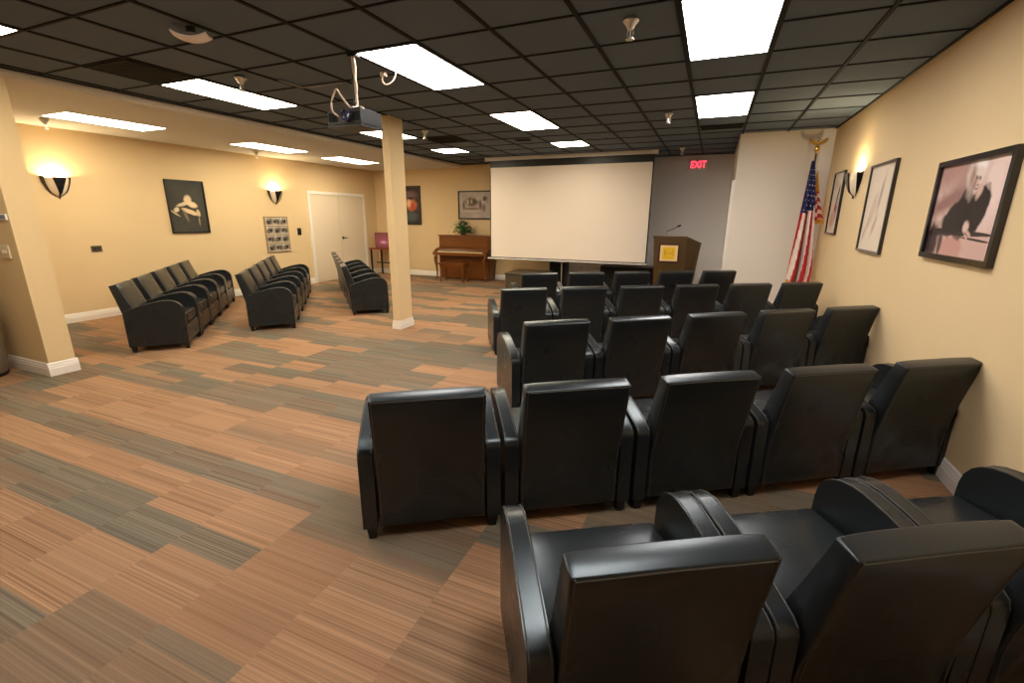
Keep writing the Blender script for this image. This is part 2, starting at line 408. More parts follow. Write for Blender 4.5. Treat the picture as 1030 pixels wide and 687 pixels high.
# ------------------------------------------------------------------ lights
def light_panel(u, v, du, dv, label, m='lens'):
    t = thing('ceiling_light', label, 'ceiling light', (U0+(u+du/2)*G, V0+(v+dv/2)*G, ZC), 0, 'recessed light panels in the dark ceiling')
    a, b_ = du*G/2-.014, dv*G/2-.010
    f = MB()
    for q in ((-a, -a+.014, -b_, b_), (a-.014, a, -b_, b_), (-a+.014, a-.014, -b_, -b_+.014), (-a+.014, a-.014, b_-.014, b_)):
        f.box(q[0], q[1], q[2], q[3], -.006, .005)
    f.build('light_frame', M_['grid'], t, smooth=False)
    MB().box(-a+.014, a-.014, -b_+.014, b_-.014, -.003, .005).build('diffuser', M_[m], t, smooth=False)
    return t
for u, v, dv, lb, m in (
    (2, 0, 2, 'large bright ceiling panel overhead right, nearest to the camera above the chairs', 'lens_neutral'),
    (2, 4, 2, 'bright ceiling panel right of centre, in front of the grey wall and cream closet', 'lens_neutral'),
    (-2, 0, 2, 'long bright ceiling panel just right of the projector pole', 'lens_neutral'),
    (-2, 4, 2, 'bright ceiling panel above the left half of the projection screen', 'lens'),
    (-2, 8, 1, 'small square ceiling panel closest to the top of the projection screen', 'lens'),
    (-6, 0, 2, 'long bright ceiling panel at left between the projector and the white ceiling dome', 'lens'),
    (-6, 4, 2, 'bright ceiling panel partly hidden behind the slim column', 'lens'),
    (-6, 8, 1, 'small far ceiling panel right of the slim column top', 'lens'),
    (-6, -4, 2, 'ceiling panel cut off by the upper left corner of the photo', 'lens'),
    (-2, -4, 2, 'ceiling panel overhead behind the top edge, middle of three', 'lens_neutral'),
    (2, -4, 2, 'ceiling panel overhead behind the top edge, by the right wall', 'lens_neutral'),):
    light_panel(u, v, 1, dv, lb, m)
for (y0, y1, lb) in ((3.42, 4.58, 'nearest of the three light panels in the pale left ceiling'), (5.90, 7.12, 'middle of the three light panels in the pale left ceiling'), (7.95, 9.20, 'farthest of the three light panels in the pale left ceiling, near the door')):
    t = thing('ceiling_light', lb, 'ceiling light', (-7.49, (y0+y1)/2, ZS), 0, 'light panels in the pale left ceiling')
    a, b_ = .285, (y1-y0)/2; f = MB()
    for q in ((-a, -a+.015, -b_, b_), (a-.015, a, -b_, b_), (-a+.015, a-.015, -b_, -b_+.015), (-a+.015, a-.015, b_-.015, b_)):
        f.box(q[0], q[1], q[2], q[3], -.008, 0)
    f.build('light_frame', M_['metalwhite'], t, smooth=False)
    MB().box(-a+.015, a-.015, -b_+.015, b_-.015, -.006, 0).build('diffuser', M_['lens'], t, smooth=False)

def sconce(label, loc, rz):
    """local: wall at y=0, sticks out to -y; z=0 at the rim"""
    t = thing('wall_sconce', label, 'wall lamp', loc, rz, 'fan shaped wall sconces')
    R = .155; H = .25
    prof = [(.02, -H), (.07, -H*.88), (.108, -H*.64), (.137, -H*.33), (.152, -.02), (R, 0), (R-.006, 0), (.142, -.03), (.115, -H*.33), (.08, -H*.6), (.01, -H*.8)]
    k = MB().lathe(prof, 20, 0, 0, PI, 2*PI, cap=False, sy=.72)
    k.build('shade', M_['frost'], t)
    MB().box(-.06, .06, -.012, 0, -.2, -.03).bevel(.003).build('wall_plate', M_['blackgloss'], t)
    # black triangular blades: one in front, one on each flank
    rr = ((R, .01), (.152, -.02), (.137, -H*.33), (.108, -H*.64), (.07, -H*.88), (.02, -H), (.018, -H*1.05))
    for az_, wt in ((0, .076), (-78, .036), (78, .036)):
        b = MB(); n = 6; A = []; az = math.radians(az_)
        for i in range(n+1):
            z = .004-H*1.02*i/n; r = R
            for q in range(len(rr)-1):
                if rr[q][1] >= z >= rr[q+1][1]:
                    f_ = (rr[q][1]-z)/(rr[q][1]-rr[q+1][1]+1e-9); r = rr[q][0]+(rr[q+1][0]-rr[q][0])*f_; break
            A.append((wt*(1-i/n)+.004, r, z))
        for i in range(n):
            (w0, ra, za), (w1, rb, zb) = A[i], A[i+1]
            def Q(r, w, off, z):
                return (r*math.sin(az)+w*math.cos(az)+off*math.sin(az), min(-.002, -(r*.72*math.cos(az)-w*math.sin(az)*.9+off*math.cos(az))), z)
            b.hull8([Q(rb, -w1, .016, zb), Q(rb, w1, .016, zb), Q(rb, w1, .004, zb), Q(rb, -w1, .004, zb)], [Q(ra, -w0, .016, za), Q(ra, w0, .016, za), Q(ra, w0, .004, za), Q(ra, -w0, .004, za)])
        bmesh.ops.remove_doubles(b.bm, verts=b.bm.verts, dist=.0005)
        b.build('black_blade', M_['blackgloss'], t, smooth=False)
    MB().tube([(0, -.020, -H*.99), (0, -.020, -H*1.12)], .010, 8).build('finial', M_['blackgloss'], t)
    for s in (-1, 1):
        MB().box(min(s*.135, s*.172), max(s*.135, s*.172), -.03, 0, -.012, .012).bevel(.003).build('end_clip', M_['blackgloss'], t)
    MB().ball((0, -.055, -.03), .030, sc=(1.6, 1, 1)).build('bulb', M_['bulb'], t)
    MB().tube([(0, -.01, -.09), (0, -.055, -.09), (0, -.055, -.06)], .010, 8).build('lamp_holder', M_['metalwhite'], t)
    return t
sconce('lit sconce on the left wall near the partition, left of the seated figure picture', (XL, 3.83, 2.075), PI/2)
sconce('lit sconce on the left wall above the grid of small prints', (XL, 7.50, 2.075), PI/2)
sconce('lit sconce on the right wall between the two tall pictures', (XR, 6.72, 2.075), -PI/2)

# ------------------------------------------------------------------ chairs
def make_chair():
    t = thing('theater_chair', 'x', 'chair')
    W = .344; AW = .070
    side = [(0, .07), (0, .452), (.008, .480), (.03, .497), (.10, .523), (.20, .553), (.30, .580), (.39, .595), (.44, .597), (.49, .590), (.53, .574), (.562, .548), (.583, .512), (.592, .465), (.594, .40), (.594, .07)]
    for s in (-1, 1):
        a0, a1 = (-W, -W+AW) if s < 0 else (W-AW, W)
        k = MB().prism(side, a0, a1, 'X').bevel(.010, 3, 25)
        ar = k.build('armrest', M_['leather'], t)
        sm = MB()
        for x in (a0+.006, a1-.006):
            sm.tube([(x, y, z+.001) for y, z in side[1:14]], .0022, 5)
        sm.build('seam', M_['seam'], ar)
    # backrest: a padded slab leaning back, with a straight skirt panel under it
    bw = .263
    rear = [(0., .075), (-.001, .11), (-.001, .15), (-.002, .19), (-.002, .23), (-.002, .27), (-.004, .31), (-.010, .36), (-.019, .41), (-.031, .47), (-.043, .53), (-.062, .62), (-.081, .70), (-.100, .784)]
    front = [(-.028, .800), (.0, .72), (.045, .60), (.10, .46), (.15, .38), (.15, .30), (.06, .28), (.06, .075)]
    prof = rear+front
    k = MB()
    n = 28; rings = []
    for i in range(n+1):
        x = -bw+2*bw*i/n; e = 1-abs(2*i/n-1)**4
        ring = []
        for j, (y, z) in enumerate(prof):
            puff = 0.
            if j >= len(rear) and z > .45: puff = .012*e
            if 0 < j < len(rear)-1:
                puff = -.005*e
                # tucks radiating from the two lower corners of the cover
                for s in (-1, 1):
                    dx, dz = (bw-s*x)/.30, (z-.10)/.30
                    an = math.atan2(dz, max(dx, .001)); rd = math.hypot(dx, dz)
                    mk = max(0, 1-abs(rd-.55)/.5)
                    puff += .0075*mk*math.sin(an*9+s*1.3+rd*2)
            ring.append(k.bm.verts.new((x, y+puff, z)))
        rings.append(ring)
    m = len(prof)
    for i in range(n):
        for j in range(m):
            q = (j+1) % m; k.bm.faces.new([rings[i][j], rings[i+1][j], rings[i+1][q], rings[i][q]])
    k.bm.faces.new(rings[0][::-1]); k.bm.faces.new(rings[-1])
    bmesh.ops.recalc_face_normals(k.bm, faces=k.bm.faces)
    k.bevel(.006, 2, 40)
    bk = k.build('backrest', M_['leather'], t, sharp=50)
    sm = MB()
    for s in (-1, 1):
        sm.tube([(s*(bw-.012), y-.0015+(.0 if i else 0), z) for i, (y, z) in enumerate(rear)], .0020, 5)
    sm.tube([(-bw+.014, -.1, .776), (0, -.1, .778), (bw-.014, -.1, .776)], .0020, 5)
    sm.build('seam', M_['seam'], bk)
    k = MB().box(-bw, bw, .12, .585, .30, .415)
    es = [e for e in k.bm.edges]; bmesh.ops.subdivide_edges(k.bm, edges=es, cuts=4, use_grid_fill=True)
    for v in k.bm.verts:
        if v.co.z > .41: v.co.z += .022*(1-(v.co.x/bw)**2)*(1-((v.co.y-.36)/.24)**2)
    k.bevel(.018, 3, 50)
    k.build('seat', M_['leather'], t, sharp=60)
    k = MB().box(-bw, bw, .545, .588, .085, .290).bevel(.012, 3)
    k.build('footrest', M_['leather'], t)
    MB().box(-bw+.01, bw-.01, .07, .55, .09, .295).build('seat_frame', M_['black'], t, smooth=False)
    for sx in (-1, 1):
        for y in (.035, .565):
            x = sx*(W-.04)
            MB().hull8([(x-.018, y-.018, 0), (x+.018, y-.018, 0), (x+.018, y+.018, 0), (x-.018, y+.018, 0)], [(x-.026, y-.026, .075), (x+.026, y-.026, .075), (x+.026, y+.026, .075), (x-.026, y+.026, .075)]).bevel(.003).build('leg', M_['legb'], t)
    return t
proto = make_chair(); used = [False]
ORD = ['first', 'second', 'third', 'fourth', 'fifth', 'sixth']
PITCH = .702
def chair_row(O, ang, n, labels, group, pitch=PITCH):
    """O: outer rear corner at floor; row runs along ang, chairs face ang+90"""
    a = math.radians(ang); d = Vector((math.cos(a), math.sin(a)))
    for i in range(n):
        o = proto if not used[0] else copy_tree(proto)
        if used[0]:
            for c in o.children: c.rotation_euler.x = 0
        used[0] = True
        p = Vector(O)+d*(.349+pitch*i)
        o.location = (p.x, p.y, 0); o.rotation_euler = (0, 0, a)
        o['label'] = labels(i); o['group'] = group
ROWS = [((-.316, .846), 31.0, 3, 'row nearest the camera', .694), ((-1.436, 1.510), 33.4, 5, 'second row from the camera', .711), ((-1.342, 3.164), 36.2, 5, 'third row from the camera', .707),
        ((-2.205, 4.659), 32.3, 6, 'fourth row from the camera', .707), ((-2.535, 6.100), 31.9, 5, 'front row nearest the screen', .700)]
def lab_main(desc, n):
    def f(i):
        side = 'leftmost' if i == 0 else ('rightmost' if i == n-1 else '%s from left' % ORD[i])
        return 'black leather theater seat, %s in the %s' % (side, desc)
    return f
for O, a, n, desc, pt in ROWS: chair_row(O, a, n, lab_main(desc, n), 'theater seats in the %s' % desc, pt)
for c in proto.children:
    if c.name.startswith('backrest'): c.rotation_euler.x = -.045    # the nearest seat is reclined a little less
def lab_left(desc, n):
    def f(i):
        return 'black leather seat in the %s, %s' % (desc, 'nearest camera' if i == 0 else ('farthest back' if i == n-1 else '%s from near end' % ORD[i]))
    return f
GR = [((-6.120, 3.007), 135.2, 5, 'side row by the left wall'), ((-5.803, 4.316), 132.4, 5, 'middle side row of the left area'), ((-5.251, 5.746), 136.3, 5, 'side row left of the column')]
for O, a, n, desc in GR: 
    # these rows run away to the upper left and face right: start from the far end
    ar = math.radians(a); d = Vector((math.cos(ar), math.sin(ar)))
    far = Vector(O)+d*(PITCH*n)
    lf = lab_left(desc, n)
    chair_row(tuple(far), a-180, n, (lambda lf, n: (lambda i: lf(n-1-i)))(lf, n), 'theater seats in the %s' % desc)

# ------------------------------------------------------------------ projection screen
SX0, SX1, SY = -4.73, -1.11, 9.70
t = thing('projection_screen', 'large white pull-down projection screen with black border at the far wall', 'projection screen', ((SX0+SX1)/2, SY, ZC))
hw = (SX1-SX0)/2
k = MB().box(-hw, hw, -.05, .05, -.075, -.004).bevel(.012, 3); k.build('housing', M_['metalwhite'], t)
for s in (-1, 1): MB().box(min(s*(hw-.002), s*(hw+.012)), max(s*hw, s*(hw+.012)), -.055, .055, -.082, -.002).bevel(.004).build('end_cap', M_['metalwhite'], t)
ft = -2.16
MB().box(-hw+.085, hw-.045, -.003, .003, ft, -.07).build('border', M_['black'], t, smooth=False)
MB().box(-hw+.108, hw-.072, -.0045, -.0035, ft+.028, -.215).build('viewing_surface', M_['screen'], t, smooth=False)
k = MB(); k.tube([(-hw+.02, 0, ft-.008), (hw-.02, 0, ft-.008)], .016, 10); k.build('bottom_bar', M_['metalwhite'], t)
k = MB(); k.tube([(-.01, -.005, ft-.02), (-.01, -.006, ft-.5)], .006, 6).ball((-.01, -.006, ft-.52), .018); k.build('pull_cord', M_['plug'], t)

# ------------------------------------------------------------------ lectern
t = thing('lectern', 'brown wooden lectern with a yellow plaque beside the projection screen', 'lectern', (-.57, 9.25, 0))
# front face at local y=-.25; top slopes down to the back (speaker side)
k = MB()
zf, zb = 1.225, 1.095
bot = [(-.33, -.245, .06), (.20, -.245, .06), (.30, .10, .06), (-.33, .10, .06)]
top = [(-.405, -.25, zf), (.165, -.25, zf), (.405, .18, zb), (-.40, .18, zb)]
k.hull8(bot, top).bevel(.006)
k.build('body', M_['walnut'], t)
k = MB().hull8([(-.415, -.26, zf), (.170, -.26, zf), (.415, .19, zb), (-.41, .19, zb)], [(-.415, -.26, zf+.02), (.170, -.26, zf+.02), (.415, .19, zb+.02), (-.41, .19, zb+.02)]).bevel(.005); k.build('top', M_['walnut'], t)
k = MB().hull8([(-.35, -.27, 0), (.22, -.27, 0), (.33, .13, 0), (-.35, .13, 0)], [(-.35, -.27, .06), (.22, -.27, .06), (.33, .13, .06), (-.35, .13, .06)]).bevel(.005); k.build('base', M_['walnut'], t)
pf = -.252
k = MB().box(-.30, .065, pf-.022, pf+.004, .775, 1.115).bevel(.004); pl = k.build('plaque', mat('maroon_plaque_board', (62, 16, 10), .4), t)
MB().box(-.268, .036, pf-.027, pf-.022, .80, 1.085).build('plaque_card', mat('cream_card', (238, 205, 150), .6), pl, smooth=False)
MB().box(-.225, -.01, pf-.029, pf-.027, .835, 1.05).build('plaque_face', mat('yellow_print', (238, 190, 24), .6), pl, smooth=False)
k = MB()
for (a, b_, c, e) in ((-.20, -.165, .90, 1.0), (-.15, -.12, .93, .96), (-.10, -.07, .92, .97), (-.055, -.035, .90, 1.01), (-.19, -.05, .865, .872)): k.box(a, b_, pf-.0305, pf-.029, c, e)
k.build('plaque_mark', mat('ochre_print', (218, 166, 22), .6), pl, smooth=False)
mic = thing('microphone', 'gooseneck microphone standing on the lectern', 'microphone', (-.78, 9.18, 1.235))
MB().lathe([(.035, 0), (.035, .008), (.012, .014), (.010, .05)], 14).build('mic_base', M_['chrome'], mic)
MB().tube([(0, 0, .045), (.01, 0, .09), (.07, 0, .115), (.13, 0, .14), (.19, 0, .175)], .006, 8).build('gooseneck', M_['black'], mic)
MB().tube([(.185, 0, .172), (.20, 0, .182), (.245, 0, .205)], [.012, .018, .016], 10).build('mic_head', M_['black'], mic)

# ------------------------------------------------------------------ exit sign
t = thing('exit_sign', 'small exit sign with glowing red letters high on the grey wall', 'sign', (-.405, YB, 2.535))
MB().box(-.195, .195, -.05, -.002, 0, .19).bevel(.008).build('sign_housing', M_['metalwhite'], t)
cu = bpy.data.curves.new('exit_letters', 'FONT'); cu.body = 'EXIT'; cu.size = .185; cu.align_x = 'CENTER'; cu.extrude = .003; cu.offset = .004
tmp = bpy.data.objects.new('tmp_text', cu); col.objects.link(tmp)
bpy.context.view_layer.update()
me = bpy.data.meshes.new_from_object(tmp.evaluated_get(bpy.context.evaluated_depsgraph_get()))
bpy.data.objects.remove(tmp); me.name = 'letters'; me.materials.clear(); me.materials.append(M_['redled'])
lt = bpy.data.objects.new('letters', me); col.objects.link(lt); lt.parent = t
lt.rotation_euler = (PI/2, 0, 0); lt.location = (0, -.054, .03); lt.scale = (.80, 1, 1)

# ------------------------------------------------------------------ flag
t = thing('flag', 'american flag with gold fringe draped from a tall pole in the corner', 'flag', (1.24, 8.10, 0))
MB().lathe([(.15, 0), (.15, .015), (.13, .03), (.05, .05), (.03, .09), (.022, .10)], 24).build('stand', M_['brass'], t)
MB().tube([(0, 0, .09), (0, 0, 2.50)], .014, 12).build('pole', M_['walnut'], t)
k = MB().lathe([(.016, 2.46), (.020, 2.48), (.030, 2.505), (.034, 2.53), (.024, 2.555), (.010, 2.565)], 14)
k.ball((0, 0, 2.60), .026, sc=(.8, .8, 1.3))
for s in (-1, 1):
    k.prism([(0, 2.585), (s*.05, 2.63), (s*.105, 2.665), (s*.12, 2.64), (s*.10, 2.60), (s*.06, 2.575), (s*.02, 2.565)], -.012, .006, 'Y')
k.ball((.012, -.02, 2.645), .014); k.tube([(.012, -.03, 2.645), (.014, -.045, 2.638)], [.007, .001], 6)
k.build('eagle_finial', M_['brass'], t)
# main drape, widening folds hanging beside the pole
nS, nT = 40, 36
def drape(s, q):
    w0, w1 = .035, .30
    z = 2.36-1.70*q
    wdt = w0+(w1-w0)*min(1, q*1.15)**.8
    xl = -.035-.085*q-.01
    x = xl+wdt*s
    amp = .012+.050*min(1, q*1.3)
    y = -.035-.02*q+amp*math.sin(s*PI*5+q*1.1)*(.6+.4*math.sin(s*3+1))
    z -= .10*s*q*(1-q*.3)
    return (x, y, z)
k = MB(); V = [[k.bm.verts.new(drape(i/nS, j/nT)) for i in range(nS+1)] for j in range(nT+1)]
for j in range(nT):
    for i in range(nS):
        f = k.bm.faces.new([V[j][i], V[j][i+1], V[j+1][i+1], V[j+1][i]])
        s, q = (i+.5)/nS, (j+.5)/nT
        if q < .43-.06*s: mi = 2
        else: mi = 0 if math.floor(s*5.6+(q-.43)*1.8) % 2 == 0 else 1
        f.material_index = mi
fl = k.build('cloth', [M_['flagr'], M_['flagw'], M_['flagb']], t, fixn=False, sharp=180)
fl.modifiers.new('thick', 'SOLIDIFY').thickness = .003
st = MB()
for row in range(9):
    for c_ in range(3):
        q = .07+row*.040; s = .18+c_*.30+(.15 if row % 2 else 0)
        if s > .97: continue
        p = Vector(drape(s, q))+Vector((0, -.012, 0)); r = .013 if row > 2 else .009
        pts = [(p.x+(r if i % 2 == 0 else r*.42)*math.sin(i*PI/5), p.z+(r if i % 2 == 0 else r*.42)*math.cos(i*PI/5)) for i in range(10)]
        st.prism(pts, p.y, p.y+.014, 'Y')
st.build('stars', M_['flagw'], fl, smooth=False)
# short outer corner of the flag showing further striped cloth
k = MB(); n1, n2 = 14, 24
def drape2(s, q):
    z = 2.24-.68*q
    x = .045+.02*q+(.045+.125*q)*s*(.5+.5*q)
    return (x, .012+.030*math.sin(s*PI*3+.4)*q, z-.03*s-.02*math.sin(s*PI*2))
V = [[k.bm.verts.new(drape2(i/n1, j/n2)) for i in range(n1+1)] for j in range(n2+1)]
for j in range(n2):
    for i in range(n1):
        f = k.bm.faces.new([V[j][i], V[j][i+1], V[j+1][i+1], V[j+1][i]]); q = (j+.5)/n2; s = (i+.5)/n1
        f.material_index = 3 if q < .42 else (0 if int((q-.42)*12+s*.6) % 2 == 0 else 1)
f2 = k.build('cloth', [M_['flagr'], M_['flagw'], M_['flagb'], M_['gold']], t, fixn=False, sharp=180)
f2.modifiers.new('thick', 'SOLIDIFY').thickness = .003
fg = MB()
for i in range(60):
    s = i/59; p = Vector(drape(s, 1.)); fg.tube([p+Vector((0, 0, .008)), p+Vector((random.uniform(-.004, .004), -.002, -.055))], .0035, 4)
for i in range(30):
    s = i/29; p = Vector(drape2(s, 1.)); fg.tube([p+Vector((0, 0, .008)), p+Vector((random.uniform(-.004, .004), -.002, -.050))], .0035, 4)
for i in range(60):
    p = Vector(drape(0, i/59*.97+.03)); fg.tube([p, p+Vector((-.018, -.002, -.008))], .0025, 4)
fg.build('fringe', M_['gold'], t, smooth=False)

# ------------------------------------------------------------------ pictures
def picture(name, label, wall, c, zc, w, h, art_m, fw=.03, depth=.028, frame='blackgloss', mount=0.):
    """wall: 'R','L','B' ; c: position along the wall of the centre"""
    loc, rz = {'R': ((XR, c, zc), -PI/2), 'L': ((XL, c, zc), PI/2), 'B': ((c, YB, zc), 0)}[wall]
    t = thing(name, label, 'picture', loc, rz)
    a, b_ = w/2, h/2; k = MB()
    y0, y1 = -depth, 0
    k.box(-a, -a+fw, y0, y1, -b_, b_).box(a-fw, a, y0, y1, -b_, b_).box(-a+fw, a-fw, y0, y1, -b_, -b_+fw).box(-a+fw, a-fw, y0, y1, b_-fw, b_)
    k.build('frame', M_[frame], t, smooth=False)
    if mount: MB().box(-a+fw, a-fw, -.011, -.005, -b_+fw, b_-fw).build('mount', M_['mount'], t, smooth=False)
    W, H = w-2*fw-2*mount, h-2*fw-2*mount
    k = MB().plate((-W/2, -.0125, -H/2), (1, 0, 0), (0, 0, 1), W, H)
    k.build('print', art_m, t, smooth=False, fixn=False)
    return t
D = (34, 28, 30); SK = (224, 196, 186)
picture('framed_photograph', 'large framed photo of a laughing blond person in dark jacket on right wall', 'R', 3.965, 1.630, .97, .66,
    art('photo_of_person_at_rail', (196, 160, 150), [
        (.78, .86, .42, .26, 0, (176, 140, 132), .5), (.25, .98, .42, .20, 10, (178, 138, 130), .5), (1.25, .75, .22, .45, 0, (232, 206, 198), .5), (.35, .60, .5, .10, 15, (150, 112, 106), .5),
        (.75, .08, .9, .17, 0, (206, 170, 160), .25), (.12, .14, .18, .22, 10, (70, 54, 54), .25), (.62, .06, .30, .16, 0, (196, 146, 136), .2),
        (.42, .26, .40, .045, 4, D, .2), (.52, .38, .22, .17, 20, D, .12), (.74, .44, .26, .24, 0, D, .12), (.80, .62, .15, .18, -8, D, .12), (1.08, .52, .17, .23, -14, D, .12), (1.00, .40, .18, .14, 0, D, .12),
        (1.12, .255, .40, .016, -2, (52, 40, 42), .25), (.75, .235, .6, .016, 0, (60, 48, 48), .25), (1.15, .19, .35, .013, -3, (66, 52, 52), .25), (.36, .12, .05, .14, 0, (84, 66, 64), .3),
        (.86, .87, .19, .17, 0, (226, 208, 198), .3), (.80, .80, .10, .16, 8, (196, 172, 162), .5), (.80, .84, .07, .12, 10, (160, 132, 124), .6), (.92, .96, .12, .06, -10, (240, 228, 222), .4), (.90, .79, .085, .125, -14, (222, 190, 180), .2), (.85, .76, .030, .09, -14, (150, 120, 114), .7), (.93, .87, .10, .05, -14, (226, 206, 198), .5),
        (.87, .825, .026, .016, -10, (110, 84, 82), .9), (.94, .815, .026, .016, -10, (110, 84, 82), .9), (.905, .775, .014, .026, -14, (196, 160, 150), .9), (.915, .725, .040, .024, 8, (110, 66, 66), .6), (.915, .728, .026, .009, 8, (230, 210, 204), .7),
        (1.0, .68, .05, .085, -25, (206, 172, 162), .35), (.90, .32, .065, .06, 30, (214, 182, 172), .3), (.98, .25, .07, .022, -25, (200, 166, 156), .4), (.95, .21, .06, .016, -35, (200, 166, 156), .4)], base2=(214, 182, 172)), .036, .035)
GY = (190, 168, 150)
picture('framed_drawing', 'tall framed pale sketch nearest right of the sconce on right wall', 'R', 5.79, 1.670, .76, .86,
    art('pale_sketch', (226, 208, 186), [(.26, .40, .05, .22, -25, GY, .6), (.52, .66, .04, .20, -12, (176, 156, 142), .6), (.47, .30, .04, .14, -30, GY, .6), (.33, .50, .10, .16, -20, (206, 186, 166), .6), (.12, .2, .02, .1, -20, GY, .6)]), .022, .03)
picture('framed_poster', 'tall narrow framed poster between the flag and the sconce on right wall', 'R', 7.575, 1.765, .55, .80,
    art('pale_poster', (222, 204, 182), [(.40, .62, .05, .18, -15, (60, 62, 84), .4), (.36, .42, .08, .10, -10, (176, 96, 74), .4), (.26, .22, .14, .14, 0, (206, 156, 132), .4), (.46, .35, .03, .2, -10, (96, 120, 166), .5), (.2, .8, .12, .08, 0, (208, 186, 160), .5)]), .02, .03)
picture('framed_picture', 'dark framed picture of a pale seated figure on the left wall', 'L', 5.625, 1.7125, .67, .905,
    art('dark_figure_print', (72, 70, 62), [(.38, .64, .075, .085, 0, (222, 196, 160), .25), (.30, .56, .16, .035, 18, (214, 188, 152), .25), (.45, .55, .11, .06, -20, (226, 200, 164), .25), (.40, .40, .17, .045, -22, (220, 192, 154), .25),
        (.56, .38, .035, .07, 10, (206, 180, 140), .3), (.13, .44, .055, .045, 30, (214, 190, 156), .3), (.09, .37, .10, .018, -35, (190, 166, 134), .35), (.56, .22, .014, .09, 0, (150, 136, 108), .5), (.30, .32, .03, .10, 20, (120, 108, 86), .5)], base2=(58, 58, 54)), .022, .03, 'black')
picture('framed_poster', 'narrow dark framed colour poster partly hidden behind the slim column', 'B', -7.52, 1.85, .62, 1.00,
    art('dark_red_poster', (60, 44, 42), [(.28, .80, .20, .10, 0, (110, 86, 92), .5), (.30, .52, .17, .15, 0, (206, 130, 92), .4), (.34, .48, .09, .11, 0, (196, 74, 44), .4), (.22, .56, .07, .10, 0, (226, 190, 150), .4), (.28, .18, .22, .14, 0, (72, 82, 84), .4), (.3, .7, .1, .03, 0, (70, 30, 50), .4)]), .04, .03, 'black')
picture('framed_picture', 'wide framed black and white group picture above the piano', 'B', -5.55, 1.85, 1.04, .70,
    art('grey_group_print', (164, 148, 140), [(.55, .62, .30, .16, 0, (92, 82, 62), .25), (.38, .62, .05, .10, 0, (190, 172, 150), .4), (.55, .64, .04, .08, 0, (180, 160, 132), .4), (.68, .64, .04, .07, 0, (60, 54, 48), .4), (.20, .48, .05, .16, 0, (88, 78, 80), .35), (.95, .50, .06, .2, 0, (96, 80, 86), .35),
        (.55, .36, .34, .05, 0, (128, 112, 92), .35), (.6, .28, .42, .03, 0, (196, 180, 158), .4), (1.15, .75, .10, .09, 0, (80, 70, 74), .3), (1.1, .4, .08, .14, 0, (120, 104, 104), .4)], base2=(186, 170, 160)), .035, .03, 'black')
# grid of small prints on the left wall
t = thing('picture_grid', 'tan board holding a grid of small black and white prints on the left wall', 'display', (XL, 7.45, 1.175), PI/2)
MB().box(-.30, .30, -.018, 0, -.375, .375).bevel(.003).build('board', mat('tan_board', (150, 122, 84), .6), t)
pm = [art('print_grey_%s' % n, (214, 206, 196), sh) for n, sh in (('a', [(.5, .4, .42, .5, 0, (60, 56, 52), .5), (.5, .75, .16, .18, 0, (150, 138, 126), .4), (.95, .5, .2, .5, 0, (96, 90, 84), .5)]), ('b', [(.35, .5, .4, .4, 20, (70, 62, 56), .5), (.9, .4, .28, .45, 0, (86, 78, 70), .5), (.3, .75, .1, .12, 0, (190, 178, 164), .4)]), ('c', [(.7, .5, .42, .45, 0, (52, 48, 46), .5), (.25, .3, .3, .35, 0, (110, 100, 92), .5), (.7, .8, .12, .12, 0, (200, 188, 176), .4)]))]
for r in range(4):
    for c_ in range(3):
        k = MB().plate((-.27+c_*.185, -.0195, .205-r*.182), (1, 0, 0), (0, 0, 1), .165, .145); k.build('print', pm[(r*2+c_) % 3], t, smooth=False, fixn=False)
    MB().box(-.29, .29, -.026, -.018, .190-r*.182, .200-r*.182).build('ledge', M_['plug'], t, smooth=False)

def wall_plate(name, label, cat, loc, rz, w, h, m, detail):
    t = thing(name, label, cat, loc, rz)
    MB().box(-w/2, w/2, -.012, 0, -h/2, h/2).bevel(.003).build('cover', M_[m], t)
    detail(t); return t
def toggles(n, m, name='toggle'):
    def f(t):
        for i in range(n):
            x = (i-(n-1)/2)*.046
            MB().box(x-.008, x+.008, -.022, -.011, -.014, .014).bevel(.002).build(name, M_[m], t)
    return f
def slot_(t): MB().box(-.04, .04, -.016, -.011, -.012, .012).bevel(.002).build('window', M_['darkgap'], t)
wall_plate('wall_plate', 'small brown rectangular plate low on the left wall beside the side seats', 'wall plate', (XL, 4.135, 1.065), PI/2, .135, .085, 'browndark', toggles(2, 'black', 'socket'))
wall_plate('wall_thermostat', 'small dark control box on the left wall between prints and door', 'thermostat', (XL, 8.05, 1.22), PI/2, .10, .155, 'black', lambda t: MB().box(-.03, .03, -.03, -.011, .0, .055).bevel(.003).build('dial', M_['darkgap'], t))
wall_plate('light_switch', 'cream double light switch plate on the partition at left edge', 'light switch', (-6.18, 2.22, 1.225), 0, .15, .12, 'plug', toggles(2, 'plug'))
wall_plate('room_sign', 'small blue grey plate above the light switch at left edge', 'sign', (-6.06, 2.22, 1.545), 0, .15, .055, 'greywall', lambda t: MB().box(-.065, .065, -.014, -.011, -.018, .018).build('face', mat('blue_grey_face', (126, 138, 150), .5), t, smooth=False))

